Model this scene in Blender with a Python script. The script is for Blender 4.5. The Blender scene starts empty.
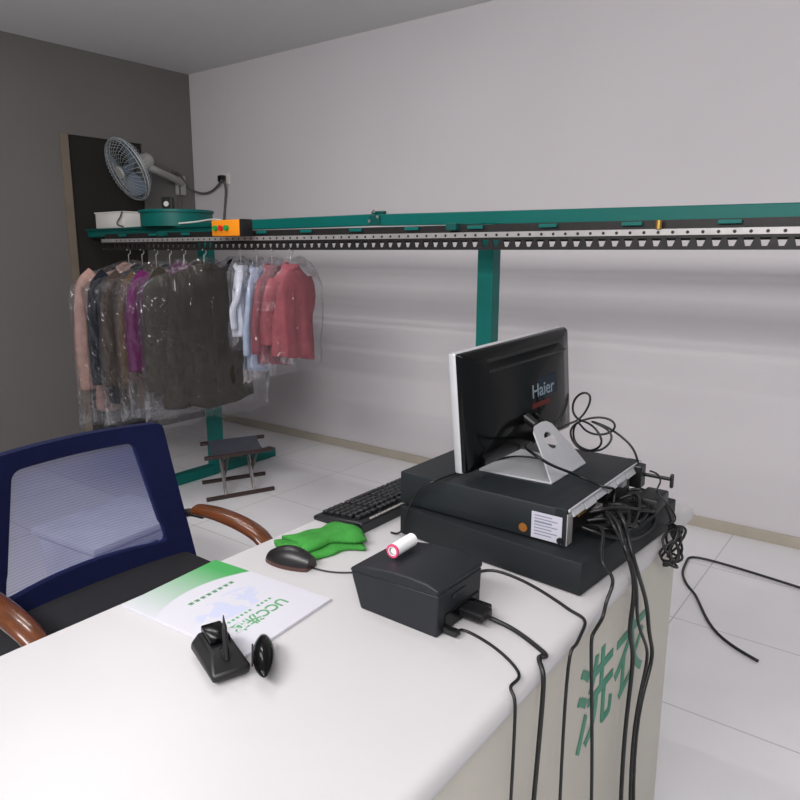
import bpy, bmesh, math, random
from mathutils import Vector, Matrix, Euler, noise
random.seed(7)
PI = math.pi
S = bpy.context.scene
COL = S.collection
S.view_settings.view_transform = 'Standard'
S.view_settings.look = 'None'
S.view_settings.exposure = 0.0

# ------------------------------------------------------------------ materials
def srgb(r, g, b):
    def f(c):
        c /= 255.0
        return c / 12.92 if c <= 0.04045 else ((c + 0.055) / 1.055) ** 2.4
    return (f(r), f(g), f(b), 1.0)

def mat(name, rgb, rough=0.5, metal=0.0, spec=0.5, vary=0.08, scale=8.0, bump=0.0, bscale=60.0, coat=0.0, stretch=None):
    m = bpy.data.materials.new(name); m.use_nodes = True
    nt = m.node_tree; b = nt.nodes['Principled BSDF']
    c = srgb(*rgb)
    tc = nt.nodes.new('ShaderNodeTexCoord')
    src = tc.outputs['Object']
    if stretch:
        mp = nt.nodes.new('ShaderNodeMapping'); mp.inputs['Scale'].default_value = stretch
        nt.links.new(src, mp.inputs['Vector']); src = mp.outputs['Vector']
    n = nt.nodes.new('ShaderNodeTexNoise'); n.inputs['Scale'].default_value = scale; n.inputs['Detail'].default_value = 4
    nt.links.new(src, n.inputs['Vector'])
    r = nt.nodes.new('ShaderNodeValToRGB')
    r.color_ramp.elements[0].position = 0.3; r.color_ramp.elements[1].position = 0.7
    r.color_ramp.elements[0].color = tuple(x * (1 - vary) for x in c[:3]) + (1,)
    r.color_ramp.elements[1].color = tuple(min(1, x * (1 + vary)) for x in c[:3]) + (1,)
    nt.links.new(n.outputs['Fac'], r.inputs['Fac'])
    nt.links.new(r.outputs['Color'], b.inputs['Base Color'])
    b.inputs['Roughness'].default_value = rough; b.inputs['Metallic'].default_value = metal
    b.inputs['Specular IOR Level'].default_value = spec; b.inputs['Coat Weight'].default_value = coat
    if bump:
        n2 = nt.nodes.new('ShaderNodeTexNoise'); n2.inputs['Scale'].default_value = bscale; n2.inputs['Detail'].default_value = 3
        nt.links.new(src, n2.inputs['Vector'])
        bp = nt.nodes.new('ShaderNodeBump'); bp.inputs['Strength'].default_value = bump; bp.inputs['Distance'].default_value = 0.01
        nt.links.new(n2.outputs['Fac'], bp.inputs['Height']); nt.links.new(bp.outputs['Normal'], b.inputs['Normal'])
    return m

def film_mat():
    m = bpy.data.materials.new('plastic_film'); m.use_nodes = True
    nt = m.node_tree; nt.nodes.clear()
    out = nt.nodes.new('ShaderNodeOutputMaterial'); mix = nt.nodes.new('ShaderNodeMixShader')
    tr = nt.nodes.new('ShaderNodeBsdfTransparent'); tr.inputs['Color'].default_value = (0.95, 0.95, 0.96, 1)
    gl = nt.nodes.new('ShaderNodeBsdfGlossy'); gl.inputs['Roughness'].default_value = 0.07
    gl.inputs['Color'].default_value = (1, 1, 1, 1)
    df = nt.nodes.new('ShaderNodeBsdfDiffuse'); df.inputs['Color'].default_value = (0.75, 0.75, 0.78, 1)
    mix2 = nt.nodes.new('ShaderNodeMixShader'); mix2.inputs[0].default_value = 0.02
    tc = nt.nodes.new('ShaderNodeTexCoord')
    mp = nt.nodes.new('ShaderNodeMapping'); mp.inputs['Scale'].default_value = (1.0, 1.0, 0.45)
    n = nt.nodes.new('ShaderNodeTexNoise'); n.inputs['Scale'].default_value = 14; n.inputs['Detail'].default_value = 3; n.inputs['Distortion'].default_value = 0.6
    bp = nt.nodes.new('ShaderNodeBump'); bp.inputs['Strength'].default_value = 1.0; bp.inputs['Distance'].default_value = 0.06
    lw = nt.nodes.new('ShaderNodeLayerWeight'); lw.inputs['Blend'].default_value = 0.25
    mm = nt.nodes.new('ShaderNodeMath'); mm.operation = 'MULTIPLY_ADD'; mm.inputs[1].default_value = 0.35; mm.inputs[2].default_value = 0.03
    L = nt.links.new
    L(tc.outputs['Object'], mp.inputs['Vector']); L(mp.outputs['Vector'], n.inputs['Vector'])
    L(n.outputs['Fac'], bp.inputs['Height']); L(bp.outputs['Normal'], gl.inputs['Normal'])
    L(lw.outputs['Fresnel'], mm.inputs[0]); L(mm.outputs[0], mix.inputs[0])
    L(tr.outputs[0], mix2.inputs[1]); L(df.outputs[0], mix2.inputs[2])
    L(mix2.outputs[0], mix.inputs[1]); L(gl.outputs[0], mix.inputs[2]); L(mix.outputs[0], out.inputs['Surface'])
    return m

def mesh_fabric_mat():
    m = bpy.data.materials.new('chair_mesh_fabric'); m.use_nodes = True
    nt = m.node_tree; b = nt.nodes['Principled BSDF']; L = nt.links.new
    out = nt.nodes['Material Output']
    b.inputs['Base Color'].default_value = srgb(58, 68, 134); b.inputs['Roughness'].default_value = 0.6
    tr = nt.nodes.new('ShaderNodeBsdfTransparent'); tr.inputs['Color'].default_value = (0.86, 0.88, 1, 1)
    tc = nt.nodes.new('ShaderNodeTexCoord')
    w = nt.nodes.new('ShaderNodeTexWave'); w.bands_direction = 'Z'; w.inputs['Scale'].default_value = 38; w.inputs['Distortion'].default_value = 0.4
    mm = nt.nodes.new('ShaderNodeMath'); mm.operation = 'MULTIPLY_ADD'; mm.inputs[1].default_value = 0.10; mm.inputs[2].default_value = 0.42
    mix = nt.nodes.new('ShaderNodeMixShader')
    L(tc.outputs['Object'], w.inputs['Vector']); L(w.outputs['Fac'], mm.inputs[0]); L(mm.outputs[0], mix.inputs[0])
    L(tr.outputs[0], mix.inputs[1]); L(b.outputs[0], mix.inputs[2]); L(mix.outputs[0], out.inputs['Surface'])
    return m

def tile_mat():
    m = mat('floor_tile', (230, 228, 231), 0.28, vary=0.03, scale=3)
    nt = m.node_tree; b = nt.nodes['Principled BSDF']; L = nt.links.new
    src = b.inputs['Base Color'].links[0].from_socket
    tc = nt.nodes.new('ShaderNodeTexCoord')
    mp = nt.nodes.new('ShaderNodeMapping'); mp.inputs['Location'].default_value = (0.695, -2.85, 0)
    br = nt.nodes.new('ShaderNodeTexBrick'); br.offset = 0.0
    br.inputs['Scale'].default_value = 1.0; br.inputs['Brick Width'].default_value = 0.6; br.inputs['Row Height'].default_value = 0.6
    br.inputs['Mortar Size'].default_value = 0.0025; br.inputs['Mortar Smooth'].default_value = 0.2
    br.inputs['Mortar'].default_value = srgb(182, 178, 178)
    L(tc.outputs['Object'], mp.inputs['Vector']); L(mp.outputs['Vector'], br.inputs['Vector'])
    L(src, br.inputs['Color1']); L(src, br.inputs['Color2']); L(br.outputs['Color'], b.inputs['Base Color'])
    return m

def booklet_mat():
    # printed cover: green wave on the short edge next to the chair, pale map blotches in the middle (object X 0..1 up the page)
    m = bpy.data.materials.new('booklet_cover'); m.use_nodes = True
    nt = m.node_tree; b = nt.nodes['Principled BSDF']; L = nt.links.new
    b.inputs['Roughness'].default_value = 0.35
    N = nt.nodes.new
    tc = N('ShaderNodeTexCoord'); sp = N('ShaderNodeSeparateXYZ'); L(tc.outputs['Object'], sp.inputs[0])
    def math_(op, a, bb):
        n = N('ShaderNodeMath'); n.operation = op
        for i, v in enumerate((a, bb)):
            if hasattr(v, 'is_linked') or hasattr(v, 'links'): L(v, n.inputs[i])
            else: n.inputs[i].default_value = v
        return n.outputs[0]
    # local page: X from -0.155 (chair side) to 0.155, Y from -0.116 to 0.116
    yy = math_('ADD', sp.outputs['Y'], 0.116)                      # 0..0.232
    curve = math_('MULTIPLY', math_('POWER', math_('DIVIDE', yy, 0.232), 1.5), 0.03)
    lim = math_('ADD', curve, -0.082)
    arch = math_('MULTIPLY', math_('MULTIPLY', math_('SUBTRACT', yy, 0.04), math_('SUBTRACT', 0.232, yy)), -2.2)
    lim = math_('ADD', lim, arch)
    d = math_('SUBTRACT', lim, sp.outputs['X'])
    g = N('ShaderNodeMapRange'); L(d, g.inputs['Value']); g.inputs['From Min'].default_value = 0.0; g.inputs['From Max'].default_value = 0.004
    fade = N('ShaderNodeMapRange'); L(yy, fade.inputs['Value']); fade.inputs['From Min'].default_value = -0.01; fade.inputs['From Max'].default_value = 0.2
    fac = math_('MULTIPLY', g.outputs[0], fade.outputs[0])
    n = N('ShaderNodeTexNoise'); n.inputs['Scale'].default_value = 26; n.inputs['Detail'].default_value = 5; L(tc.outputs['Object'], n.inputs['Vector'])
    r = N('ShaderNodeMapRange'); L(n.outputs['Fac'], r.inputs['Value']); r.inputs['From Min'].default_value = 0.49; r.inputs['From Max'].default_value = 0.53
    dx = math_('DIVIDE', math_('SUBTRACT', sp.outputs['X'], 0.012), 0.042); dy = math_('DIVIDE', sp.outputs['Y'], 0.088)
    rr = math_('ADD', math_('MULTIPLY', dx, dx), math_('MULTIPLY', dy, dy))
    inn = N('ShaderNodeMapRange'); L(rr, inn.inputs['Value']); inn.inputs['From Min'].default_value = 1.0; inn.inputs['From Max'].default_value = 0.75
    mf = math_('MULTIPLY', math_('MULTIPLY', r.outputs[0], inn.outputs[0]), 0.8)
    m1 = N('ShaderNodeMix'); m1.data_type = 'RGBA'; L(mf, m1.inputs['Factor'])
    m1.inputs[6].default_value = srgb(198, 196, 205); m1.inputs[7].default_value = srgb(180, 186, 212)
    m2 = N('ShaderNodeMix'); m2.data_type = 'RGBA'; L(fac, m2.inputs['Factor'])
    L(m1.outputs[2], m2.inputs[6]); m2.inputs[7].default_value = srgb(58, 152, 78)
    L(m2.outputs[2], b.inputs['Base Color'])
    return m

M = {}
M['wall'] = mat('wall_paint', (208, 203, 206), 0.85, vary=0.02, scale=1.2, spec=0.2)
M['wall_shaded'] = mat('side_wall_shaded', (112, 109, 107), 0.9, vary=0.03, scale=1.2, spec=0.2)  # wall paint with the left wall's shade put into its colour
M['doorway_dark'] = mat('doorway_darkness', (48, 46, 44), 0.9, vary=0.05, scale=1.0, spec=0.1)
M['jamb'] = mat('door_jamb', (120, 108, 96), 0.7)
M['ceiling'] = mat('ceiling_paint', (214, 214, 214), 0.9, vary=0.01)
M['floor'] = tile_mat()
M['base'] = mat('baseboard_tile', (172, 163, 150), 0.4, vary=0.06)
M['desk'] = mat('white_laminate', (189, 186, 188), 0.35, vary=0.012, scale=5)
M['panel'] = mat('panel_laminate', (188, 183, 172), 0.45, vary=0.03, scale=4)
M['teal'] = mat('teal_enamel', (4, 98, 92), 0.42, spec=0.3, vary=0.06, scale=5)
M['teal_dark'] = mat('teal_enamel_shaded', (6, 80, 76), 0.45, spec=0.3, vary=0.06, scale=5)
M['steel'] = mat('zinc_steel', (176, 172, 172), 0.42, 0.55, vary=0.1, scale=20)
M['dark_steel'] = mat('oily_dark_steel', (34, 31, 31), 0.5, 0.3, vary=0.2, scale=30)
M['chrome'] = mat('chrome', (190, 184, 182), 0.25, 0.7, vary=0.1, scale=20)
M['orange'] = mat('orange_plastic', (236, 140, 22), 0.4, vary=0.05)
M['red'] = mat('red_button', (206, 34, 34), 0.3)
M['green'] = mat('green_button', (24, 148, 62), 0.3)
M['black'] = mat('black_plastic', (16, 16, 18), 0.42, vary=0.1, scale=20)
M['cable'] = mat('cable_rubber', (10, 10, 12), 0.45, vary=0.1)
M['gray_cable'] = mat('gray_cable', (88, 86, 88), 0.5)
M['mouse'] = mat('mouse_shell', (22, 20, 22), 0.35)
M['mouse_rim'] = mat('mouse_rim', (70, 44, 40), 0.35)
M['gloss_black'] = mat('glossy_black', (6, 7, 8), 0.16, vary=0.1, spec=0.22)
M['case'] = mat('case_charcoal', (27, 31, 34), 0.5, spec=0.35, vary=0.05, scale=30, bump=0.03, bscale=500)
M['case_drawer'] = mat('drawer_charcoal', (24, 27, 30), 0.55, spec=0.3, vary=0.05, scale=30, bump=0.03, bscale=500)
M['printer'] = mat('printer_charcoal', (29, 31, 36), 0.5, spec=0.35, vary=0.04, scale=30, bump=0.05, bscale=700)
M['silver'] = mat('silver_plastic', (192, 192, 196), 0.35, 0.35)
M['stand'] = mat('brushed_silver', (198, 198, 202), 0.35, 0.4, vary=0.05, scale=30, stretch=(1, 12, 1))
M['white'] = mat('white_card', (222, 218, 214), 0.6, vary=0.02)
M['paper'] = mat('paper_white', (238, 236, 238), 0.7, vary=0.01)
M['sticker_paper'] = mat('sticker_paper', (176, 174, 186), 0.5, vary=0.05)
M['pink_rim'] = mat('pink_core', (206, 70, 110), 0.6)
M['key'] = mat('key_plastic', (18, 19, 22), 0.45)
M['key_light'] = mat('silver_keys', (150, 146, 142), 0.4)
M['keyboard'] = mat('keyboard_black', (22, 23, 27), 0.4)
M['navy'] = mat('navy_fabric', (13, 19, 58), 0.75, spec=0.2, vary=0.12, scale=40, bump=0.15, bscale=300)
M['navy_mesh'] = mesh_fabric_mat()
M['seat'] = mat('black_seat_fabric', (18, 17, 23), 0.9, vary=0.12, scale=60, bump=0.2, bscale=400)
M['wood'] = mat('varnished_wood', (92, 48, 20), 0.25, vary=0.25, scale=6, stretch=(2, 14, 14), coat=0.4)
M['stool'] = mat('dark_brown_tube', (56, 42, 40), 0.4, 0.2, vary=0.15)
M['stool_seat'] = mat('grey_stool_fabric', (78, 80, 92), 0.8)
M['towel'] = mat('green_microfibre', (64, 140, 62), 0.95, vary=0.2, scale=22, bump=0.5, bscale=320, spec=0.1)
M['fan'] = mat('fan_cage', (178, 184, 188), 0.4, 0.2)
M['blade'] = mat('fan_blade', (112, 124, 138), 0.35, vary=0.1)
M['fan_body'] = mat('fan_housing', (164, 162, 160), 0.5)
M['film'] = film_mat()
M['booklet'] = booklet_mat()
M['ink_green'] = mat('green_ink', (92, 152, 106), 0.6)
M['panel_green'] = mat('panel_green_vinyl', (30, 124, 96), 0.4)
M['logo_grey'] = mat('logo_grey', (118, 130, 140), 0.4)
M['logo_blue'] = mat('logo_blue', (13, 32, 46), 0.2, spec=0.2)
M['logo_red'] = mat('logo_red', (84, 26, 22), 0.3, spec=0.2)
M['sticker_ink'] = mat('sticker_ink', (118, 120, 136), 0.6)
M['orange_dot'] = mat('orange_sticker', (132, 82, 26), 0.5)
M['brass'] = mat('brass', (190, 150, 80), 0.3, 0.8)
M['bin'] = mat('bin_plastic', (196, 196, 204), 0.45)

# ------------------------------------------------------------------ mesh helpers
class MB:
    def __init__(self): self.bm = bmesh.new()
    def _xf(self, vs, mtx):
        if mtx is not None: bmesh.ops.transform(self.bm, matrix=mtx, verts=vs)
    def box(self, c, s, bev=0.0, rot=None, seg=2):
        r = bmesh.ops.create_cube(self.bm, size=1.0); vs = r['verts']
        bmesh.ops.scale(self.bm, vec=Vector(s), verts=vs)
        if bev > 0:
            es = list({e for v in vs for e in v.link_edges})
            rr = bmesh.ops.bevel(self.bm, geom=es, offset=min(bev, min(s) * 0.49), segments=seg, profile=0.5, affect='EDGES')
            vs = list({v for f in rr['faces'] for v in f.verts} | {v for v in vs if v.is_valid})
            # collect the connected island
            seen = set(vs); st = list(vs)
            while st:
                v = st.pop()
                for e in v.link_edges:
                    o = e.other_vert(v)
                    if o not in seen: seen.add(o); st.append(o)
            vs = list(seen)
        mtx = Matrix.Translation(Vector(c))
        if rot is not None: mtx = mtx @ Euler(rot).to_matrix().to_4x4()
        self._xf(vs, mtx); return self
    def tube(self, pts, rad, n=8, closed=False, cap=True, flat=None):
        pts = [Vector(p) for p in pts]; N = len(pts)
        rads = rad if isinstance(rad, (list, tuple)) else [rad] * N
        rings = []; prev = None
        for i, p in enumerate(pts):
            a = pts[(i - 1) % N] if (closed or i > 0) else pts[i]
            b = pts[(i + 1) % N] if (closed or i < N - 1) else pts[i]
            t = (b - a).normalized()
            if prev is None:
                up = Vector((0, 0, 1)) if abs(t.z) < 0.9 else Vector((1, 0, 0))
                u = t.cross(up).normalized()
            else:
                u = (prev - t * prev.dot(t))
                u = u.normalized() if u.length > 1e-6 else t.orthogonal().normalized()
            prev = u; w = t.cross(u)
            fu, fw = flat if flat else (1, 1)
            rings.append([self.bm.verts.new(p + (u * math.cos(2 * PI * k / n) * fu + w * math.sin(2 * PI * k / n) * fw) * rads[i]) for k in range(n)])
        for i in range(N if closed else N - 1):
            A, B = rings[i], rings[(i + 1) % N]
            for k in range(n): self.bm.faces.new((A[k], A[(k + 1) % n], B[(k + 1) % n], B[k]))
        if cap and not closed:
            self.bm.faces.new(rings[0][::-1]); self.bm.faces.new(rings[-1])
        return self
    def cyl(self, a, b, r, n=20, r2=None): return self.tube([a, b], [r, r if r2 is None else r2], n)
    def loft(self, rows, cap0=True, cap1=True, closed=True):
        R = [[self.bm.verts.new(p) for p in row] for row in rows]; n = len(R[0])
        for A, B in zip(R, R[1:]):
            for k in range(n if closed else n - 1): self.bm.faces.new((A[k], A[(k + 1) % n], B[(k + 1) % n], B[k]))
        if cap0: self.bm.faces.new(R[0][::-1])
        if cap1: self.bm.faces.new(R[-1])
        return self
    def prism(self, prof, axis, a, b):
        # prof: list of 2-D points; axis: 'x','y','z' extrusion axis
        def P(u, v, t): return {'x': (t, u, v), 'y': (u, t, v), 'z': (u, v, t)}[axis]
        return self.loft([[P(u, v, a) for u, v in prof], [P(u, v, b) for u, v in prof]])
    def build(self, name, m, parent=None, smooth=None, bev=0.0, sub=0):
        bmesh.ops.recalc_face_normals(self.bm, faces=self.bm.faces[:])
        me = bpy.data.meshes.new(name); self.bm.to_mesh(me); self.bm.free()
        me.materials.append(m)
        o = bpy.data.objects.new(name, me); COL.objects.link(o)
        if parent is not None: o.parent = parent
        if smooth:
            for p in me.polygons: p.use_smooth = True
            if smooth != 'all': 
                try: me.set_sharp_from_angle(angle=math.radians(smooth))
                except Exception: pass
        if bev:
            md = o.modifiers.new('bevel', 'BEVEL'); md.width = bev; md.segments = 2; md.limit_method = 'ANGLE'
        if sub:
            md = o.modifiers.new('sub', 'SUBSURF'); md.levels = sub; md.render_levels = sub
        return o

def tag(o, label, cat, group=None):
    o['label'] = label; o['category'] = cat
    if group: o['group'] = group
    return o
def thing(name, label, cat, loc=(0, 0, 0), rotz=0, group=None):
    o = bpy.data.objects.new(name, None); COL.objects.link(o); o.empty_display_size = 0.05
    o.location = loc; o.rotation_euler = (0, 0, rotz)
    return tag(o, label, cat, group)
def struct(name, mb, m, **k):
    o = mb.build(name, m, **k); o['kind'] = 'structure'; return o

def spline(pts, seg=6, closed=False):
    P = [Vector(p) for p in pts]; n = len(P); out = []
    rng = range(n if closed else n - 1)
    for i in rng:
        if closed: p0, p1, p2, p3 = P[(i - 1) % n], P[i], P[(i + 1) % n], P[(i + 2) % n]
        else: p0, p1, p2, p3 = P[max(i - 1, 0)], P[i], P[i + 1], P[min(i + 2, n - 1)]
        for k in range(seg):
            t = k / seg
            out.append(0.5 * ((2 * p1) + (p2 - p0) * t + (2 * p0 - 5 * p1 + 4 * p2 - p3) * t * t + (3 * p1 - p0 - 3 * p2 + p3) * t ** 3))
    if not closed: out.append(P[-1])
    return out
def relax(pts, n):
    for _ in range(n):
        pts = [pts[0]] + [pts[i] * 0.5 + (pts[i - 1] + pts[i + 1]) * 0.25 for i in range(1, len(pts) - 1)] + [pts[-1]]
    return pts
def cable(name, label, pts, r=0.0035, m='cable', cat='cable', group=None, seg=6):
    o = MB().tube(relax(spline(pts, seg), 8), r, 8).build(name, M[m], smooth='all')
    return tag(o, label, cat, group)
def text(name, body, m, parent, loc, rot, size, extrude=0.0004, bold=0.0, align='LEFT'):
    cu = bpy.data.curves.new(name, 'FONT'); cu.body = body; cu.size = size; cu.extrude = extrude; cu.offset = bold
    cu.align_x = align
    cu.materials.append(m)
    f_ = bpy.data.objects.new(name, cu); COL.objects.link(f_)
    bpy.context.view_layer.update()
    me = bpy.data.meshes.new_from_object(f_.evaluated_get(bpy.context.evaluated_depsgraph_get()))
    bpy.data.objects.remove(f_); me.name = name
    if not me.materials: me.materials.append(m)
    o = bpy.data.objects.new(name, me); COL.objects.link(o); o.parent = parent; o.location = loc
    o.rotation_euler = rot if isinstance(rot, Euler) else Euler(rot)
    return o
def axes_rot(x, y):
    x = Vector(x).normalized(); z = x.cross(Vector(y)).normalized(); y = z.cross(x)
    return Matrix((x, y, z)).transposed().to_euler()

# ------------------------------------------------------------------ camera
H = 1.5
cam_d = bpy.data.cameras.new('camera'); cam = bpy.data.objects.new('camera', cam_d); COL.objects.link(cam)
cam_d.sensor_width = 36.0; cam_d.lens = 36.0 * 700 / 800; cam_d.shift_x = 14 / 800; cam_d.shift_y = -9.5 / 800
cam_d.clip_start = 0.02
yaw = math.atan(554 / 714); pitch = math.atan(140 / 700)
cam.location = (0, 0, H); cam.rotation_euler = (PI / 2 - pitch, 0, yaw)
S.camera = cam

# ------------------------------------------------------------------ room shell
WY = 3.955; WX = -5.17; CZ = 2.95; RX = 1.9; BY = -2.6
struct('floor', MB().box(((WX + RX) / 2, (WY + BY) / 2, -0.03), (RX - WX + 0.6, WY - BY + 0.6, 0.06)), M['floor'])
struct('ceiling', MB().box(((WX + RX) / 2, (WY + BY) / 2, CZ + 0.05), (RX - WX + 0.6, WY - BY + 0.6, 0.1)), M['ceiling'])
struct('wall_back', MB().box(((WX + RX) / 2, WY + 0.06, CZ / 2), (RX - WX + 0.6, 0.12, CZ)), M['wall'])
# left wall with a dark doorway
w = MB(); DY0, DY1, DZ = 2.84, 3.46, 2.34
w.box((WX - 0.06, (DY1 + WY) / 2, CZ / 2), (0.12, WY - DY1, CZ))
w.box((WX - 0.06, (BY + DY0) / 2, CZ / 2), (0.12, DY0 - BY, CZ))
w.box((WX - 0.06, (DY0 + DY1) / 2, (DZ + CZ) / 2), (0.12, DY1 - DY0, CZ - DZ))
struct('wall_left', w, M['wall_shaded'])
struct('doorway_dark_panel', MB().box((WX - 0.035, (DY0 + DY1) / 2, DZ / 2), (0.04, DY1 - DY0, DZ)), M['doorway_dark'])  # panel closing the opening, coloured with the darkness of the room behind
f = MB(); f.box((WX + 0.006, DY0 - 0.03, DZ / 2), (0.016, 0.06, DZ), 0.003)
struct('door_1_frame', f, M['jamb'])
struct('baseboard_back', MB().box(((WX + RX) / 2, WY - 0.006, 0.03), (RX - WX, 0.012, 0.06), 0.002), M['base'])

# ------------------------------------------------------------------ desk / service counter
DZT = 0.85
X0, X1, Y0, Y1 = -1.137, -0.422, -0.30, 1.85
desk = thing('service_counter', 'long white laminate service counter with green lettering on its side', 'counter', ((X0 + X1) / 2, (Y0 + Y1) / 2, 0))
lx, ly = (X0 + X1) / 2, (Y0 + Y1) / 2
t = MB(); prof = []
th = 0.045
for k in range(9):     # rounded customer-side edge
    a = -PI / 2 + PI * k / 8
    prof.append((X1 - 0.0225 + 0.0225 * math.cos(a) - lx, DZT - 0.0225 + 0.0225 * math.sin(a)))
prof += [(X0 - lx + 0.004, DZT), (X0 - lx, DZT - 0.004), (X0 - lx, DZT - th)]
t.prism(prof, 'y', Y0 - ly, Y1 - ly)
t.build('countertop', M['desk'], desk, smooth=40)
PX = -0.437
MB().box((PX - 0.01 - lx, -0.005, (DZT - th) / 2 + 0.0), (0.02, Y1 - Y0 - 0.18, DZT - th), 0.001).build('front_panel', M['panel'], desk)
for yy in (Y0 + 0.1, Y1 - 0.112):
    MB().box((-0.02, yy - ly, (DZT - th) / 2), (X1 - X0 - 0.13, 0.02, DZT - th), 0.001).build('end_panel', M['panel'], desk)
text('lettering', '\u6d17\u8863', M['panel_green'], desk, (PX + 0.0012 - lx, 1.545 - ly, 0.555), axes_rot((0, 1, 0), (0, 0, 1)), 0.20, bold=0.002, align='RIGHT')

# ------------------------------------------------------------------ cash drawer, computer, monitor
def rz(p, o, a):
    c, s = math.cos(a), math.sin(a); return (o[0] + p[0] * c - p[1] * s, o[1] + p[0] * s + p[1] * c)
cd = thing('cash_drawer', 'dark charcoal cash drawer box lying under the computer case', 'cash drawer', (-0.462, 1.199, DZT), math.radians(-4.5))
W_, D_, H_ = 0.457, 0.478, 0.070
MB().box((-W_ / 2, D_ / 2, H_ / 2 + 0.0015), (W_, D_, H_ - 0.003), 0.004).build('housing', M['case_drawer'], cd, smooth=30)
MB().box((-W_ + 0.0 - 0.004, D_ / 2, 0.035), (0.008, D_ - 0.02, 0.058), 0.003).build('drawer', M['case'], cd, smooth=30)
for fx in (-0.05, -W_ + 0.05):
    for fy in (0.05, D_ - 0.05):
        MB().cyl((fx, fy, 0), (fx, fy, 0.004), 0.012).build('rubber_foot', M['black'], cd)

pc = thing('computer_case', 'flat charcoal desktop computer with open metal rear and white sticker', 'computer', (-0.722, 1.46, DZT + H_))
px0, px1, py0, py1, ph = -0.212, 0.204, -0.213, 0.215, 0.080
MB().box(((px0 + px1) / 2 - 0.006, 0, 0.003 + (ph - 0.003) / 2), (px1 - px0 - 0.03, py1 - py0, ph - 0.003), 0.004).build('case_shell', M['case'], pc, smooth=30)
sh = MB()   # overhanging sheet-metal lid and side around the open rear
sh.box((px1 - 0.012, 0, ph - 0.0015), (0.026, py1 - py0, 0.003), 0.001)
sh.box((px1 - 0.012, py0 + 0.001, ph / 2), (0.026, 0.003, ph - 0.004), 0.001)
sh.build('rear_lip', M['case'], pc)
rs = MB()
for i in range(7):
    rs.box((px1 + 0.004, py0 + 0.045 + i * 0.061, ph - 0.011), (0.004, 0.055, 0.022 if i % 2 else 0.017), 0.001, rot=(0, -0.5, 0))
rs.box((px1 + 0.003, 0, ph - 0.0035), (0.004, py1 - py0 - 0.01, 0.006), 0.001)
rs.build('rear_rail', M['silver'], pc)
MB().box((px1 + 0.001, py0 + 0.014, 0.036), (0.004, 0.026, 0.066), 0.001).build('rear_bracket', M['steel'], pc)
MB().box((px1 - 0.017, 0.01, 0.034), (0.006, py1 - py0 - 0.05, 0.062)).build('rear_panel', M['dark_steel'], pc)
for (cy, cz, sy, sz, mm, nm) in ((-0.13, 0.052, 0.04, 0.014, 'brass', 'video_port'), (-0.075, 0.05, 0.03, 0.014, 'black', 'serial_port'), (-0.03, 0.03, 0.028, 0.012, 'steel', 'network_port'),
                             (0.02, 0.045, 0.026, 0.018, 'black', 'usb_port'), (0.07, 0.032, 0.03, 0.024, 'black', 'power_port'), (0.12, 0.045, 0.026, 0.016, 'silver', 'usb_port')):
    MB().box((px1 - 0.007, cy, cz), (0.016, sy, sz), 0.002).build(nm, M[mm], pc)
MB().cyl((px1 - 0.01, py0 - 0.001, 0.014), (px1 - 0.01, py0 - 0.006, 0.014), 0.006).build('case_screw', M['black'], pc)
st = MB().box((px1 - 0.0405, py0 - 0.0006, 0.034), (0.066, 0.0012, 0.056)).build('rating_sticker', M['sticker_paper'], pc)
l = MB()
for i in range(7):
    l.box((px1 - 0.042 + (0 if i % 2 else -0.006), py0 - 0.0013, 0.055 - i * 0.0066), (0.05 if i % 2 else 0.038, 0.0004, 0.0022 if i != 2 else 0.004))
l.build('sticker_print', M['sticker_ink'], st)
MB().cyl((px1 - 0.092, py0 + 0.001, 0.021), (px1 - 0.092, py0 - 0.0012, 0.021), 0.0095).build('orange_seal', M['orange_dot'], pc)
for fx in (px0 + 0.04, px1 - 0.06):
    for fy in (py0 + 0.04, py1 - 0.04): MB().cyl((fx, fy, 0), (fx, fy, 0.005), 0.012).build('rubber_foot', M['black'], pc)
# antenna / bracket sticking out at the far rear corner
an = MB(); an.box((px1 + 0.048, py1 - 0.02, 0.052), (0.07, 0.008, 0.008), 0.002); an.build('antenna_arm', M['black'], pc)
MB().box((px1 + 0.085, py1 - 0.02, 0.048), (0.008, 0.01, 0.034), 0.003).build('antenna_tip', M['black'], pc)
MB().box((px1 + 0.008, py1 - 0.03, 0.05), (0.028, 0.034, 0.055), 0.003).build('power_plug', M['black'], pc)

PCT = DZT + H_ + ph   # 1.0
mon = thing('computer_monitor', 'black flat monitor seen from behind on a folded silver stand', 'monitor', (-0.735, 1.47, PCT))
# panel frame: local x along screen width (+Y world), y = up, z = towards back (+X)
scr = bpy.data.objects.new('screen_housing_pivot', None)
mw, mh = 0.452, 0.268
Rm = Matrix.Rotation(math.radians(-5.5), 4, 'Z') @ Matrix.Rotation(math.radians(-3.2), 4, 'Y') @ Matrix.Rotation(math.radians(3.0), 4, 'X')
base = Matrix(((0, 0, 1, 0), (1, 0, 0, 0), (0, 1, 0, 0), (0, 0, 0, 1)))  # local (w, h, d) -> (d, w, h)
T = Matrix.Translation(Vector((-0.022, 0.010, 0.164))) @ Rm @ base
bpy.data.objects.remove(scr)
def mon_part(mb, name, m, smooth=None):
    o = mb.build(name, m, mon, smooth=smooth); o.matrix_local = T; return o
mon_part(MB().box((0, 0, -0.008), (mw, mh, 0.020), 0.004), 'front_bezel', M['silver'], 30)
mon_part(MB().box((0, 0.004, -0.0184), (mw - 0.03, mh - 0.04, 0.0012)), 'screen', M['gloss_black'])
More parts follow.
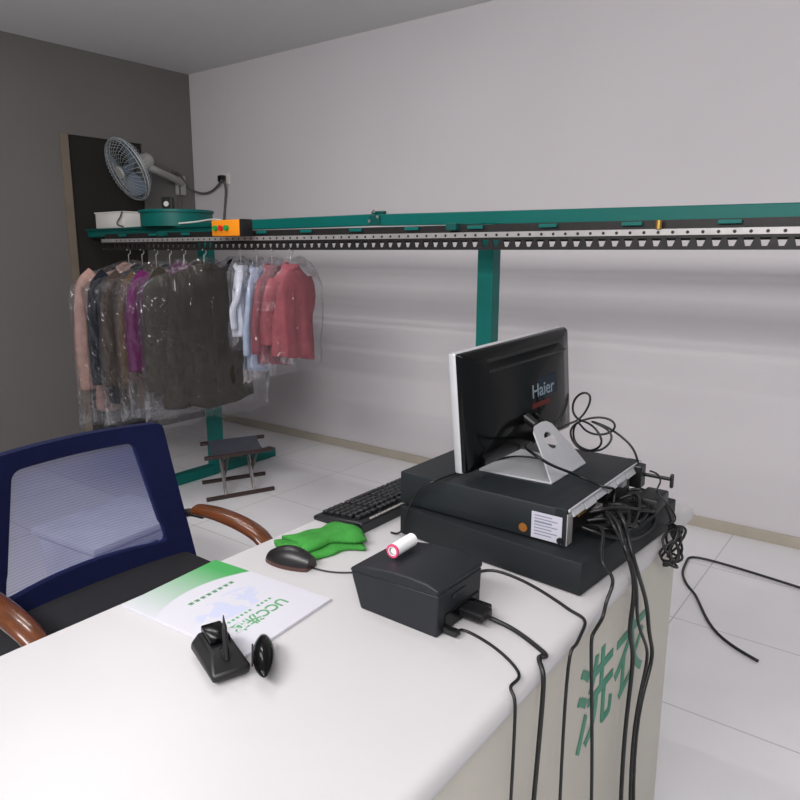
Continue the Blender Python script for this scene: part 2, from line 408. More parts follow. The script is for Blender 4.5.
# bulging back cover: stacked rounded-rectangle rows
def rrect(hw, hh, r, z, cy=0, n=6):
    out = []
    for (sx, sy, a0) in ((1, 1, 0), (-1, 1, PI / 2), (-1, -1, PI), (1, -1, 1.5 * PI)):
        for k in range(n):
            a = a0 + PI / 2 * k / (n - 1)
            out.append((sx * (hw - r) + r * math.cos(a), cy + sy * (hh - r) + r * math.sin(a), z))
    return out
bk = MB()
rows = [rrect(mw / 2 - 0.002, mh / 2 - 0.002, 0.005, 0.0), rrect(mw / 2 - 0.002, mh / 2 - 0.002, 0.005, 0.010), rrect(mw / 2 - 0.006, mh / 2 - 0.005, 0.008, 0.018),
        rrect(mw / 2 - 0.05, mh / 2 - 0.030, 0.03, 0.029, -0.004), rrect(mw / 2 - 0.10, mh / 2 - 0.055, 0.04, 0.034, -0.006), rrect(mw / 2 - 0.16, mh / 2 - 0.09, 0.03, 0.036, -0.008)]
bk.loft(rows, cap0=False)
mon_part(bk, 'back_cover', M['gloss_black'], 50)
vt = MB(); vt.box((0.018, mh / 2 - 0.052, 0.030), (0.33, 0.006, 0.008), 0.003); vt.box((0.018, mh / 2 - 0.036, 0.025), (0.33, 0.022, 0.006), 0.003)
mon_part(vt, 'vent_ridge', M['black'], 30)
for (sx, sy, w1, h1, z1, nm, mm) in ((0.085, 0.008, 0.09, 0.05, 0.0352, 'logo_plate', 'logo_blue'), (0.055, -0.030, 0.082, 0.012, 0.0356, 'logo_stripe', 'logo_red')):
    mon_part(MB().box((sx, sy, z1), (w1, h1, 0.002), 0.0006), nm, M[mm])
lg = text('logo_lettering', 'Haier', M['logo_grey'], mon, (0, 0, 0), (0, 0, 0), 0.045, bold=0.0004)
lg.matrix_local = T @ Matrix.Translation(Vector((0.013, -0.010, 0.0366)))
# stand: flat foot, folded up into a leaning plate with a cable hole
sb = MB(); fy0, fy1 = -0.098, 0.090
sb.loft([[(0.105, fy0, 0.0), (0.105, fy1, 0.0), (0.105, fy1, 0.004), (0.105, fy0, 0.004)], [(-0.07, fy0 - 0.01, 0.0), (-0.07, fy1 + 0.01, 0.0), (-0.07, fy1 + 0.01, 0.004), (-0.07, fy0 - 0.01, 0.004)]])
sb.build('stand_base', M['stand'], mon).location.x = 0.022
# leaning plate as a ring between outline and hole
pl = MB(); up = Vector((-0.075, 0, 0.105)); 
def plate_pt(v, u): return Vector((0.105, 0, 0.002)) + up * u + Vector((0, v, 0))
outl = [(-0.098, 0.0), (-0.05, 0.0), (0.0, 0.0), (0.05, 0.0), (0.090, 0.0), (0.084, 0.16), (0.07, 0.42), (0.052, 0.72), (0.040, 0.92), (0.022, 1.0), (-0.005, 1.02), (-0.036, 1.0), (-0.056, 0.90), (-0.068, 0.62), (-0.082, 0.32), (-0.094, 0.10)]
hol = []
for (v, u) in outl:
    a = math.atan2((u - 0.66) * 0.13, v + 0.006); hol.append((-0.006 + 0.024 * math.cos(a), 0.66 + 0.17 * math.sin(a)))
nrm = Vector((0.105, 0, 0.075)).normalized() * 0.0018
ro = [[plate_pt(*p) + nrm for p in outl], [plate_pt(*p) + nrm for p in hol], [plate_pt(*p) - nrm for p in hol], [plate_pt(*p) - nrm for p in outl]]
R = [[pl.bm.verts.new(p) for p in row] for row in ro]
for i in range(4):
    A, B = R[i], R[(i + 1) % 4]
    for k in range(len(outl)): pl.bm.faces.new((A[k], A[(k + 1) % len(outl)], B[(k + 1) % len(outl)], B[k]))
pl.build('stand_upright', M['stand'], mon).location.x = 0.022
MB().cyl((0.040, -0.006, 0.102), (0.012, -0.006, 0.118), 0.011).build('stand_hinge', M['black'], mon, smooth=40)

# ------------------------------------------------------------------ receipt printer
pr = thing('receipt_printer', 'squat charcoal receipt printer with curved lid and cables behind', 'printer', (-0.69, 0.98, DZT))
prof_b = [(-0.078, 0.0), (0.091, 0.0), (0.091, 0.03), (0.093, 0.078), (-0.101, 0.070), (-0.097, 0.055)]
b_ = MB(); b_.prism(prof_b, 'y', -0.067, 0.078); b_.build('body', M['printer'], pr, bev=0.003, smooth=30)
lid = [(-0.103, 0.070), (0.093, 0.078), (0.094, 0.088), (0.07, 0.0945), (0.03, 0.0965), (-0.02, 0.0940), (-0.06, 0.0875), (-0.098, 0.078)]
MB().prism(lid, 'y', -0.069, 0.080).build('lid', M['printer'], pr, bev=0.003, smooth=40)
MB().box((0.0915, 0.012, 0.019), (0.004, 0.112, 0.032), 0.002).build('rear_recess', M['gloss_black'], pr)
MB().box((0.0935, 0.0, 0.060), (0.001, 0.045, 0.007)).build('rear_label', M['case'], pr)
for (cy, cz, sx, sy, sz) in ((0.018, 0.020, 0.05, 0.036, 0.016), (-0.045, 0.008, 0.03, 0.016, 0.010), (0.055, 0.014, 0.035, 0.014, 0.012)):
    MB().box((0.091 + sx / 2, cy, cz + 0.002), (sx, sy, sz), 0.003).build('connector', M['black'], pr)

# paper roll on the printer
a, b = Vector((-0.7270, 0.9580, 0.9570)), Vector((-0.7298, 1.0216, 0.9570))
ax = (b - a).normalized(); a = a - ax * 0.002
rl = thing('receipt_paper_roll', 'small white paper roll with pink end lying on the printer', 'paper roll', a)
z = Vector((0, 0, 0)); rr_ = 0.0125
pp = MB()
def ring(c, r, n=24):
    u = ax.cross(Vector((0, 0, 1))).normalized(); v = u.cross(ax)
    return [c + u * r * math.cos(2 * PI * k / n) + v * r * math.sin(2 * PI * k / n) for k in range(n)]
ln = (b - a).length
pp.loft([ring(z, rr_ * 0.6), ring(z, rr_), ring(ax * ln, rr_), ring(ax * ln, rr_ * 0.55), ring(ax * 0.004, rr_ * 0.55)], cap0=False, cap1=True)
pp.build('paper', M['paper'], rl, smooth=40)
MB().loft([ring(-ax * 0.0006, rr_ * 0.72), ring(-ax * 0.0006, rr_ * 1.03), ring(ax * 0.003, rr_ * 1.04), ring(ax * 0.003, rr_ * 0.72)], False, False).build('end_rim', M['pink_rim'], rl, smooth=40)
rl.location.z = 0.9462 + rr_ * 1.04

# ------------------------------------------------------------------ keyboard, mouse, cloth
kb = thing('computer_keyboard', 'black keyboard with silver top-row keys partly behind the computer', 'keyboard', (-1.062, 1.392, DZT))
kp = [(-0.078, 0.0), (0.078, 0.0), (0.078, 0.026), (0.070, 0.028), (-0.070, 0.014), (-0.078, 0.010)]
MB().prism(kp, 'y', -0.215, 0.215).build('keyboard_body', M['keyboard'], kb, bev=0.003, smooth=30)
ang = math.atan2(0.014, 0.14)
def kz(x): return 0.014 + (x + 0.07) * 0.1 + 0.004
for r_i in range(6):
    x = -0.054 + r_i * 0.0195 + (0.006 if r_i == 5 else 0)
    yk = -0.2
    n = 0
    while yk < 0.195:
        wk = 0.0175
        if r_i == 0 and 5 <= n <= 5: wk = 0.11
        if yk + wk > 0.2: break
        MB().box((x, yk + wk / 2, kz(x)), (0.0165, wk - 0.0018, 0.009), 0.0025, rot=(0, -ang, 0)).build('key', M['key'], kb)
        yk += wk + 0.0012; n += 1
        if n in (4, 8): yk += 0.006
for i in range(9):
    MB().box((0.0735, -0.17 + i * 0.022, 0.0285), (0.005, 0.018, 0.004), 0.001).build('silver_key', M['key_light'], kb)

ms = thing('computer_mouse', 'black computer mouse with reddish rim in front of the green cloth', 'mouse', (-1.005, 0.968, DZT), math.radians(8))
rows = []
for i in range(11):
    tt = i / 10; x = -0.053 + 0.106 * tt
    hw = 0.031 * math.sin(PI * (0.12 + 0.76 * tt)) ** 0.5 * (1 - 0.12 * tt); hh = 0.034 * math.sin(PI * (0.10 + 0.72 * tt)) ** 0.75
    rows.append([(x, hw * math.cos(a), 0.006 + max(0, hh * math.sin(a))) for a in [PI * k / 12 for k in range(13)]])
mm_ = MB(); mm_.loft(rows, closed=True); mm_.build('shell', M['mouse'], ms, smooth=60)
rim = MB()
prm = [(-0.053 + 0.106 * i / 10, 0.031 * math.sin(PI * (0.12 + 0.76 * i / 10)) ** 0.5 * (1 - 0.12 * i / 10)) for i in range(11)]
loop = [(x, y + 0.001) for x, y in prm] + [(x, -y - 0.001) for x, y in reversed(prm)]
rim.prism(loop, 'z', 0.0, 0.008); rim.build('base_rim', M['mouse_rim'], ms)
MB().cyl((0.026, -0.004, 0.031), (0.026, 0.004, 0.031), 0.008).build('scroll_wheel', M['black'], ms, smooth=40)
cable('mouse_cable', 'thin dark mouse cable running from the mouse behind the printer', [(-0.953, 0.976, 0.8535), (-0.9208, 0.9819, 0.8530), (-0.8774, 1.0040, 0.8530), (-0.82, 1.07, 0.853), (-0.76, 1.11, 0.853)], 0.0018, 'cable')

# folded green cloth: three draped layers, folded at the far end
tw = thing('cleaning_cloth', 'bright green microfibre cloth folded beside the mouse', 'cloth', (-1.022, 1.082, DZT), math.radians(-20))
def cloth_layer(z0, hx, y0, y1, ph, thick, sx=0.0, lift=0.0):
    mb = MB(); ny, nx = 26, 16; grid = []
    for side in (1, -1):
        g = []
        for j in range(ny + 1):
            v = j / ny; row = []
            for i in range(nx + 1):
                u = i / nx * 2 - 1
                wob = 0.010 * math.sin(v * 7 + ph) + 0.006 * math.sin(v * 13 + ph * 2)
                x = u * (hx + wob * 0.7) + sx * v + 0.008 * math.sin(v * 5 + ph); y = y0 + (y1 - y0) * v + 0.008 * math.sin(u * 3 + ph)
                e = 1 - abs(u) ** 4; ev = 1 - abs(2 * v - 1) ** 8
                z = z0 + lift * v + thick * (0.35 + 0.65 * max(0, e) * max(0, ev)) * (1 if side > 0 else 0.0)
                z += 0.006 * (noise.noise(Vector((x * 22 + ph, y * 18, z0 * 9))) + 0.5) * (1 if side > 0 else 0.35)
                row.append(Vector((x, y, z)))
            g.append(row)
        grid.append(g)
    V = [[[mb.bm.verts.new(p) for p in row] for row in g] for g in grid]
    for s in (0, 1):
        for j in range(ny):
            for i in range(nx):
                q = (V[s][j][i], V[s][j][i + 1], V[s][j + 1][i + 1], V[s][j + 1][i]); mb.bm.faces.new(q if s == 0 else q[::-1])
    bd = [(j, 0) for j in range(ny)] + [(ny, i) for i in range(nx)] + [(j, nx) for j in range(ny, 0, -1)] + [(0, i) for i in range(nx, 0, -1)]
    for k in range(len(bd)):
        (a, b), (c, d) = bd[k], bd[(k + 1) % len(bd)]
        mb.bm.faces.new((V[0][a][b], V[0][c][d], V[1][c][d], V[1][a][b]))
    return mb
cloth_layer(0.001, 0.054, -0.088, 0.065, 0.4, 0.013, 0.03).build('bottom_fold', M['towel'], tw, smooth='all')
cloth_layer(0.012, 0.047, -0.070, 0.085, 1.7, 0.016, 0.015, 0.002).build('top_fold', M['towel'], tw, smooth='all')

# ------------------------------------------------------------------ booklet and small desk things
bq = [Vector((-1.1137, 0.6444, 0.8530)), Vector((-1.1386, 0.8753, 0.8530)), Vector((-0.8348, 0.8992, 0.8530))]
bc = (bq[0] + bq[2]) / 2
e = bq[2] - bq[1]; brot = math.atan2(e.y, e.x)
bo = thing('printed_booklet', 'white printed booklet with green wave and green title lying on the counter', 'booklet', (bc.x, bc.y, DZT), brot)
bl_, bw_ = 0.155, 0.116
MB().box((0, 0, 0.003), (2 * bl_, 2 * bw_, 0.006), 0.0008).build('cover', M['booklet'], bo)
rt = axes_rot((0, -1, 0), (1, 0, 0))
text('title_lettering', 'UCC\u6d17\u8863', M['ink_green'], bo, (0.074, 0.064, 0.0062), rt, 0.0325, 0.0002, 0.0007)
sl = MB()
for i in range(12):
    if i != 4: sl.box((0.058, 0.052 - i * 0.0105, 0.0061), (0.006, 0.0055, 0.0004))
sl.build('subtitle_print', M['ink_green'], bo)
sl = MB()
for i in range(8):
    sl.box((-0.052, 0.058 - i * 0.0145, 0.0061), (0.003, 0.011, 0.0004)); sl.box((-0.047, 0.058 - i * 0.0145, 0.0061), (0.003, 0.009, 0.0004)); sl.box((-0.0495, 0.058 - i * 0.0145, 0.0061), (0.009, 0.003, 0.0004))
sl.build('slogan_print', M['ink_green'], bo)

ph_ = thing('pen_stand', 'black plastic pen stand sitting on the near edge of the booklet', 'pen stand', (-0.8297, 0.6368, 0.8570), math.radians(-20))
ps = MB(); ps.loft([[(-0.055, -0.03, 0), (0.055, -0.03, 0), (0.055, 0.03, 0), (-0.055, 0.03, 0)], [(-0.056, -0.031, 0.012), (0.056, -0.031, 0.012), (0.056, 0.031, 0.012), (-0.056, 0.031, 0.012)],
                    [(-0.045, -0.02, 0.034), (0.02, -0.02, 0.03), (0.02, 0.022, 0.03), (-0.045, 0.022, 0.034)]])
ps.build('base_block', M['black'], ph_, bev=0.004, smooth=30)
MB().box((-0.022, 0.002, 0.037), (0.05, 0.034, 0.012), 0.003, rot=(0, 0.06, 0)).build('top_block', M['gloss_black'], ph_, smooth=30)
MB().cyl((0.03, 0.0, 0.01), (0.022, 0.0, 0.035), 0.008, r2=0.007).build('pen_socket', M['black'], ph_, smooth=30)
pn = thing('ballpoint_pen', 'black ballpoint pen standing tilted in the pen stand', 'pen', (-0.7962, 0.6244, 0.8780))
d0 = Vector((-0.016, 0.010, 0.058))
MB().tube([(0, 0, 0), d0 * 0.8], [0.0045, 0.0042], 10).build('barrel', M['black'], pn, smooth=40)
MB().tube([d0 * 0.8, d0 * 0.97, d0 * 1.12], [0.0042, 0.002, 0.0008], 10).build('tip', M['dark_steel'], pn, smooth=40)
gc = thing('glasses_case', 'rounded black plastic case at the near corner of the booklet', 'case', (-0.7680, 0.6742, 0.8570), math.radians(-42))
rows = []
for i in range(13):
    tt = i / 12; s = max(0.02, math.sin(PI * tt)) ** 0.6
    rows.append([(-0.06 + 0.12 * tt, 0.018 * s * math.cos(2 * PI * k / 16), 0.0165 + 0.016 * s * math.sin(2 * PI * k / 16)) for k in range(16)])
MB().loft(rows).build('shell', M['gloss_black'], gc, smooth='all')
MB().box((0, -0.0175, 0.018), (0.06, 0.003, 0.004), 0.001).build('lid_seam', M['dark_steel'], gc)

# ------------------------------------------------------------------ office chair
ch = thing('office_chair', 'blue mesh-back office chair with curved wooden arms behind the counter', 'chair', (-1.52, 0.97, 0))
# backrest plane: x as a function of z (leaning back), local to chair
def bx_(z): return -0.275 - (z - 0.5) * 0.10
def back_outline(y0b, y1b, y0t, y1t, z0, z1, r, n=6):
    cs = [(y1b, z0, y0b, z0), (y1t, z1)]
    pts = []
    corners = [(y1b, z0), (y1t, z1), (y0t, z1), (y0b, z0)]
    for i, (y, z) in enumerate(corners):
        p = Vector((y, z)); a = Vector(corners[i - 1]); b = Vector(corners[(i + 1) % 4])
        da = (a - p).normalized() * r; db = (b - p).normalized() * r
        for k in range(n):
            t = k / (n - 1); q = (p + da) * (1 - t) ** 2 + p * 2 * t * (1 - t) + (p + db) * t * t
            pts.append((q.x, q.y))
    return pts
o_ = back_outline(-0.334, 0.330, -0.270, 0.270, 0.515, 0.972, 0.02)
i_ = back_outline(-0.252, 0.248, -0.184, 0.180, 0.585, 0.922, 0.03)
def bow(y): return -0.04 * (1 - (y / 0.33) ** 2)
def arch(y, z): return (0.012 if z > 0.9 else 0.04 if z < 0.56 else 0.03 if z < 0.66 else 0.0) * (1 - min(1, (y / 0.33) ** 2))
def dense(pts):
    out = []
    for i, p in enumerate(pts):
        q = pts[(i + 1) % len(pts)]; n = 10 if math.hypot(q[0] - p[0], q[1] - p[1]) > 0.12 else 1
        for k in range(n): out.append((p[0] + (q[0] - p[0]) * k / n, p[1] + (q[1] - p[1]) * k / n))
    return out
o_, i_ = dense(o_), dense(i_)
fr = MB(); ro = []
for (pts, dx) in ((o_, 0.015), (i_, 0.012), (i_, -0.012), (o_, -0.015)):
    ro.append([Vector((bx_(z) + bow(y) + dx, y, z + arch(y, z))) for y, z in pts])
R = [[fr.bm.verts.new(p) for p in row] for row in ro]
for i in range(4):
    A, B = R[i], R[(i + 1) % 4]; n = len(A)
    for k in range(n): fr.bm.faces.new((A[k], A[(k + 1) % n], B[(k + 1) % n], B[k]))
fr.build('back_frame', M['navy'], ch, smooth=50)
mp_ = MB(); ny, nz = 10, 8; V = []
for j in range(nz + 1):
    z = 0.56 + (0.945 - 0.56) * j / nz; tt = (z - 0.5) / 0.5
    hw0, hw1 = -0.262 + (0.07) * (z - 0.56) / 0.385, 0.258 - 0.07 * (z - 0.56) / 0.385
    V.append([mp_.bm.verts.new((bx_(z) + bow(hw0 + (hw1 - hw0) * i / ny), hw0 + (hw1 - hw0) * i / ny, z)) for i in range(ny + 1)])
for j in range(nz):
    for i in range(ny): mp_.bm.faces.new((V[j][i], V[j][i + 1], V[j + 1][i + 1], V[j + 1][i]))
mp_.build('mesh_panel', M['navy_mesh'], ch, smooth='all')
MB().tube(spline([(-0.10, 0, 0.41), (-0.38, 0, 0.42), (-0.39, 0, 0.50), (-0.345, 0, 0.56)]), 0.02, 10).build('back_support', M['black'], ch, smooth='all')
MB().box((-0.03, 0, 0.505), (0.60, 0.64, 0.10), 0.035, seg=4).build('seat', M['seat'], ch, smooth=60)
MB().box((0.0, 0, 0.405), (0.30, 0.26, 0.035), 0.01).build('seat_plate', M['black'], ch)
for s in (1, -1):
    y = 0.340 * s
    path = spline([(-0.262, y, 0.686), (-0.17, y + 0.004 * s, 0.692), (-0.06, y + 0.004 * s, 0.688), (0.03, y, 0.672), (0.085, y - 0.006 * s, 0.640)], 5)
    nn = len(path)
    arm = MB().tube(path, [0.034 * (0.72 + 0.28 * math.sin(PI * min(1, 0.18 + 0.8 * i / (nn - 1)))) for i in range(nn)], 14, flat=(1.0, 0.55)).build('armrest', M['wood'], ch, smooth=50)
    br_ = MB(); br_.tube(spline([(-0.335, y * 0.86, 0.66), (-0.29, y * 0.97, 0.672), (-0.235, y, 0.674)]), 0.014, 8)
    br_.tube(spline([(0.08, y - 0.006 * s, 0.632), (0.11, y, 0.58), (0.10, y, 0.50), (0.06, y * 0.9, 0.43)]), 0.014, 8)
    br_.build('arm_bracket', M['dark_steel'], arm, smooth='all')
MB().cyl((0, 0, 0.09), (0, 0, 0.40), 0.028).build('gas_column', M['chrome'], ch, smooth=40)
for k in range(5):
    a = 2 * PI * k / 5 + 0.3; d = Vector((math.cos(a), math.sin(a), 0))
    lg_ = MB().tube([d * 0.02 + Vector((0, 0, 0.10)), d * 0.28 + Vector((0, 0, 0.075))], [0.028, 0.016], 8).build('base_leg', M['black'], ch, smooth=40)
    s_ = d.cross(Vector((0, 0, 1))) * 0.016; c0 = d * 0.28 + Vector((0, 0, 0.028))
    MB().cyl(c0 - s_, c0 + s_, 0.028, 16).build('caster', M['black'], lg_, smooth=40)

# white storage bin behind the chair, seen through the mesh
sbn = thing('storage_bin', 'pale plastic storage bin standing on the floor behind the mesh chair', 'bin', (-2.62, 1.50, 0), math.radians(6))
MB().loft([[(-0.16, -0.2, 0), (0.16, -0.2, 0), (0.16, 0.2, 0), (-0.16, 0.2, 0)], [(-0.19, -0.23, 0.36), (0.19, -0.23, 0.36), (0.19, 0.23, 0.36), (-0.19, 0.23, 0.36)]]).build('bin_body', M['bin'], sbn, bev=0.012, smooth=30)
MB().box((0, 0, 0.375), (0.41, 0.49, 0.03), 0.008).build('lid', M['bin'], sbn, smooth=30)
MB().box((0.192, 0, 0.30), (0.02, 0.14, 0.03), 0.006).build('handle', M['black'], sbn)

# ------------------------------------------------------------------ folding stool on the floor
so = thing('folding_stool', 'low folding stool of dark tubes and chromed legs on the floor', 'stool', (-3.40, 2.815, 0), 0)
def loc(p): return Vector(p) - Vector((-3.40, 2.815, 0))
FL, FR, BL, BR = loc((-3.338, 2.526, 0.013)), loc((-3.176, 2.927, 0.013)), loc((-3.625, 2.715, 0.013)), loc((-3.449, 3.10, 0.013))
up_ = Vector((0, 0, 0.26))
TFL, TFR, TBL, TBR = [p + up_ for p in (FL, FR, BL, BR)]
for (nm, p, q) in (('floor_bar', FL, FR), ('floor_bar', BL, BR), ('seat_bar', TFL, TFR), ('seat_bar', TBL, TBR)):
    d = (q - p).normalized(); MB().tube([p, q], 0.0135, 10).build(nm, M['stool'], so, smooth=40)
for f_ in (0.28, 0.70):
    for (p0, p1, q0, q1, k) in ((FL, FR, TBL, TBR, 0), (BL, BR, TFL, TFR, 0.05)):
        a = p0.lerp(p1, f_ + k); b = q0.lerp(q1, f_ + k); MB().tube([a, a.lerp(b, 0.5), b], [0.010, 0.0125, 0.010], 10).build('leg', M['chrome'] if k == 0 else M['stool'], so, smooth=40)
se = MB(); V = []
for i in range(7):
    u = i / 6; sag = -0.03 * math.sin(PI * u)
    V.append([TFL.lerp(TBL, u) + Vector((0, 0, 0.014 + sag)), TFR.lerp(TBR, u) + Vector((0, 0, 0.014 + sag))])
se.loft([[r[0].lerp(r[1], 0.12), r[0].lerp(r[1], 0.88), r[0].lerp(r[1], 0.88) - Vector((0, 0, 0.004)), r[0].lerp(r[1], 0.12) - Vector((0, 0, 0.004))] for r in V])
se.build('seat_fabric', M['stool_seat'], so)

# ------------------------------------------------------------------ clothes conveyor
cv = thing('clothes_conveyor', 'teal steel clothes conveyor with slotted hanging rail along the back wall', 'conveyor', (-2.6, 2.93, 0))
O = Vector((-2.6, 2.93, 0))
def cvb(mb, name, m, parent=cv, **k):
    bmesh.ops.translate(mb.bm, vec=-O, verts=mb.bm.verts[:]); return mb.build(name, m, parent, **k)
BYF = 2.91
def beam(x0, z0, x1, z1, h=0.058, d=0.06, y=BYF):
    return MB().loft([[(x0, y, z0), (x0, y + d, z0), (x0, y + d, z0 + h), (x0, y, z0 + h)], [(x1, y, z1), (x1, y + d, z1), (x1, y + d, z1 + h), (x1, y, z1 + h)]])
xa, xj, xk = -5.12, -3.42, -2.33
cvb(beam(xa, 1.598, xj, 1.618), 'beam', M['teal'], bev=0.004)
cvb(beam(xj, 1.622, xk, 1.628), 'beam', M['teal'], bev=0.004)
cvb(beam(xk, 1.626, 0.6, 1.600), 'beam', M['teal'], bev=0.004)
jb = MB(); jb.box((xk, BYF - 0.004, 1.655), (0.07, 0.012, 0.05), 0.003); jb.box((xk + 0.01, BYF + 0.02, 1.692), (0.08, 0.03, 0.016), 0.004)
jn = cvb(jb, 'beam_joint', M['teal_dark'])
for dx, dz in ((-0.03, 0.0), (0.025, 0.02), (0.0, 0.048)):
    cvb(MB().cyl((xk + dx, BYF - 0.012, 1.65 + dz), (xk + dx, BYF + 0.0, 1.65 + dz), 0.009, 6), 'bolt', M['chrome'])
# deck plate under drum and box
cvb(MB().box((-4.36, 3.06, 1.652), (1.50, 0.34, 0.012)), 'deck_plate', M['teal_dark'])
# posts and feet
for (x, y) in ((-3.752, 2.935), (-1.668, 2.94), (0.45, 2.94)):
    cvb(MB().box((x, y, 0.82), (0.082, 0.075, 1.60), 0.004), 'post', M['teal'])
    cvb(MB().box((x, y + 0.01, 0.035), (0.07, 1.02, 0.066), 0.004), 'foot', M['teal'])
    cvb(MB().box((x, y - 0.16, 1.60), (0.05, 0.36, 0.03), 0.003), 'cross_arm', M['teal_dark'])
# dark drive track under the beam with teal clips
RY = 2.62
def oval(y_f, y_b, xl, xr, z, r, seg=14):
    pts = [(xr, y_f, z)]; c = (y_f + y_b) / 2; rad = (y_b - y_f) / 2
    for k in range(seg + 1):
        a = -PI / 2 - PI * k / seg; pts.append((xl + rad * math.cos(a), c + rad * math.sin(a), z))
    pts.append((xr, y_b, z)); return pts
XL = -4.35
def strip(y_f, y_b, z0, z1, th, name, m):
    mb = MB(); P = [Vector(p) for p in oval(y_f, y_b, XL, 0.6, 0, 0)]; rows = []
    for i, p in enumerate(P):
        t = (P[min(i + 1, len(P) - 1)] - P[max(i - 1, 0)]).normalized(); nn = Vector((-t.y, t.x, 0)) * th / 2
        rows.append([p + nn + Vector((0, 0, z0)), p - nn + Vector((0, 0, z0)), p - nn + Vector((0, 0, z1)), p + nn + Vector((0, 0, z1))])
    mb.loft(rows); return cvb(mb, name, m)
strip(RY + 0.03, 3.21, 1.577, 1.607, 0.03, 'drive_track', M['dark_steel'])
for i in range(14):
    x = -4.2 + i * 0.33
    cvb(MB().box((x, RY + 0.005, 1.596), (0.075, 0.012, 0.014), 0.002), 'track_clip', M['teal'])
strip(RY, 3.24, 1.553, 1.575, 0.018, 'rail_upper', M['steel'])
hol_ = MB()
for i in range(96):
    x = -4.25 + i * 0.05; hol_.cyl((x, RY - 0.0095, 1.563), (x, RY - 0.0088, 1.563), 0.006, 8)
cvb(hol_, 'rail_punching', M['dark_steel'])
strip(RY, 3.24, 1.543, 1.553, 0.010, 'belt_upper_edge', M['dark_steel'])
strip(RY, 3.24, 1.503, 1.515, 0.010, 'belt_lower_edge', M['dark_steel'])
lad = MB()
for i in range(96):
    x = -4.3 + i * 0.05
    lad.loft([[(x, RY - 0.004, 1.514), (x + 0.034, RY - 0.004, 1.514), (x + 0.034, RY + 0.004, 1.514), (x, RY + 0.004, 1.514)],
              [(x + 0.012, RY - 0.004, 1.544), (x + 0.026, RY - 0.004, 1.544), (x + 0.026, RY + 0.004, 1.544), (x + 0.012, RY + 0.004, 1.544)]])
cvb(lad, 'slotted_belt', M['dark_steel'])
for (sx) in (-4.4, -3.75, -2.6, -1.668, -0.55):
    cvb(MB().box((sx, RY + 0.045, 1.582), (0.03, 0.03, 0.045), 0.002), 'rail_hanger', M['steel'])
cvb(MB().cyl((-0.80, RY - 0.01, 1.575), (-0.80, RY - 0.01, 1.605), 0.011, 10), 'brass_fitting', M['brass'])
# drum cover over the turning wheel
dr = MB(); dc = Vector((-4.17, 3.03, 0)); n = 40
def dring(r, z): return [dc + Vector((r * math.cos(2 * PI * k / n), r * math.sin(2 * PI * k / n), z)) for k in range(n)]
dr.loft([dring(0.240, 1.659), dring(0.240, 1.748), dring(0.250, 1.750), dring(0.250, 1.766), dring(0.240, 1.768), dring(0.02, 1.768)])
cvb(dr, 'wheel_cover', M['teal'], smooth=35)

# things on the conveyor
wb = thing('electrical_box', 'plain white box standing on the conveyor left of the teal drum', 'box', (-4.80, 3.0, 1.658))
MB().box((0, 0, 0.055), (0.36, 0.20, 0.110), 0.006).build('box_body', M['white'], wb, smooth=30)
MB().box((0, 0, 0.112), (0.37, 0.21, 0.010), 0.003).build('box_lid', M['white'], wb)
cable('box_wire', 'grey wire lying on the white box on the conveyor', [(-4.60, 2.885, 1.775), (-4.62, 2.88, 1.73), (-4.68, 2.88, 1.685), (-4.60, 2.885, 1.668)], 0.005, 'gray_cable', 'wire')
sc = thing('speed_controller', 'small black box with white dial standing on the teal drum', 'controller', (-4.33, 3.08, 1.768))
MB().box((0, 0, 0.05), (0.075, 0.05, 0.10), 0.005, rot=(0, 0, 0.5)).build('box_body', M['black'], sc)
q = Euler((0, 0, 0.5)).to_matrix() @ Vector((0, -0.025, 0)); q2 = Euler((0, 0, 0.5)).to_matrix() @ Vector((0, -0.033, 0))
MB().cyl(q + Vector((0, 0, 0.052)), q2 + Vector((0, 0, 0.052)), 0.018).build('dial', M['white'], sc, smooth=40)

cb = thing('control_box', 'orange push-button control box with black end on the teal beam', 'control box', (-3.025, RY - 0.065, 1.572))
bw = 0.235
MB().box((-0.008, -0.012, 0.046), (bw - 0.01, 0.075, 0.085), 0.006).build('orange_cover', M['orange'], cb, smooth=30)
MB().box((bw / 2 - 0.002, -0.010, 0.046), (0.018, 0.078, 0.089), 0.004).build('end_cap', M['black'], cb, smooth=30)
for i, mmn in enumerate(('green', 'red', 'green')):
    x = -0.080 + i * 0.045
    bt = MB().cyl((x, -0.049, 0.046), (x, -0.066, 0.046), 0.0145, 16).build('push_button', M[mmn], cb, smooth=40)
cable('control_wire', 'white wire from the orange control box along the conveyor beam', [(-3.14, 2.56, 1.635), (-3.19, 2.60, 1.650), (-3.32, 2.72, 1.672), (-3.62, 2.88, 1.690), (-3.80, 2.91, 1.680), (-4.05, 2.895, 1.672), (-4.35, 2.90, 1.668)], 0.006, 'white', 'wire')

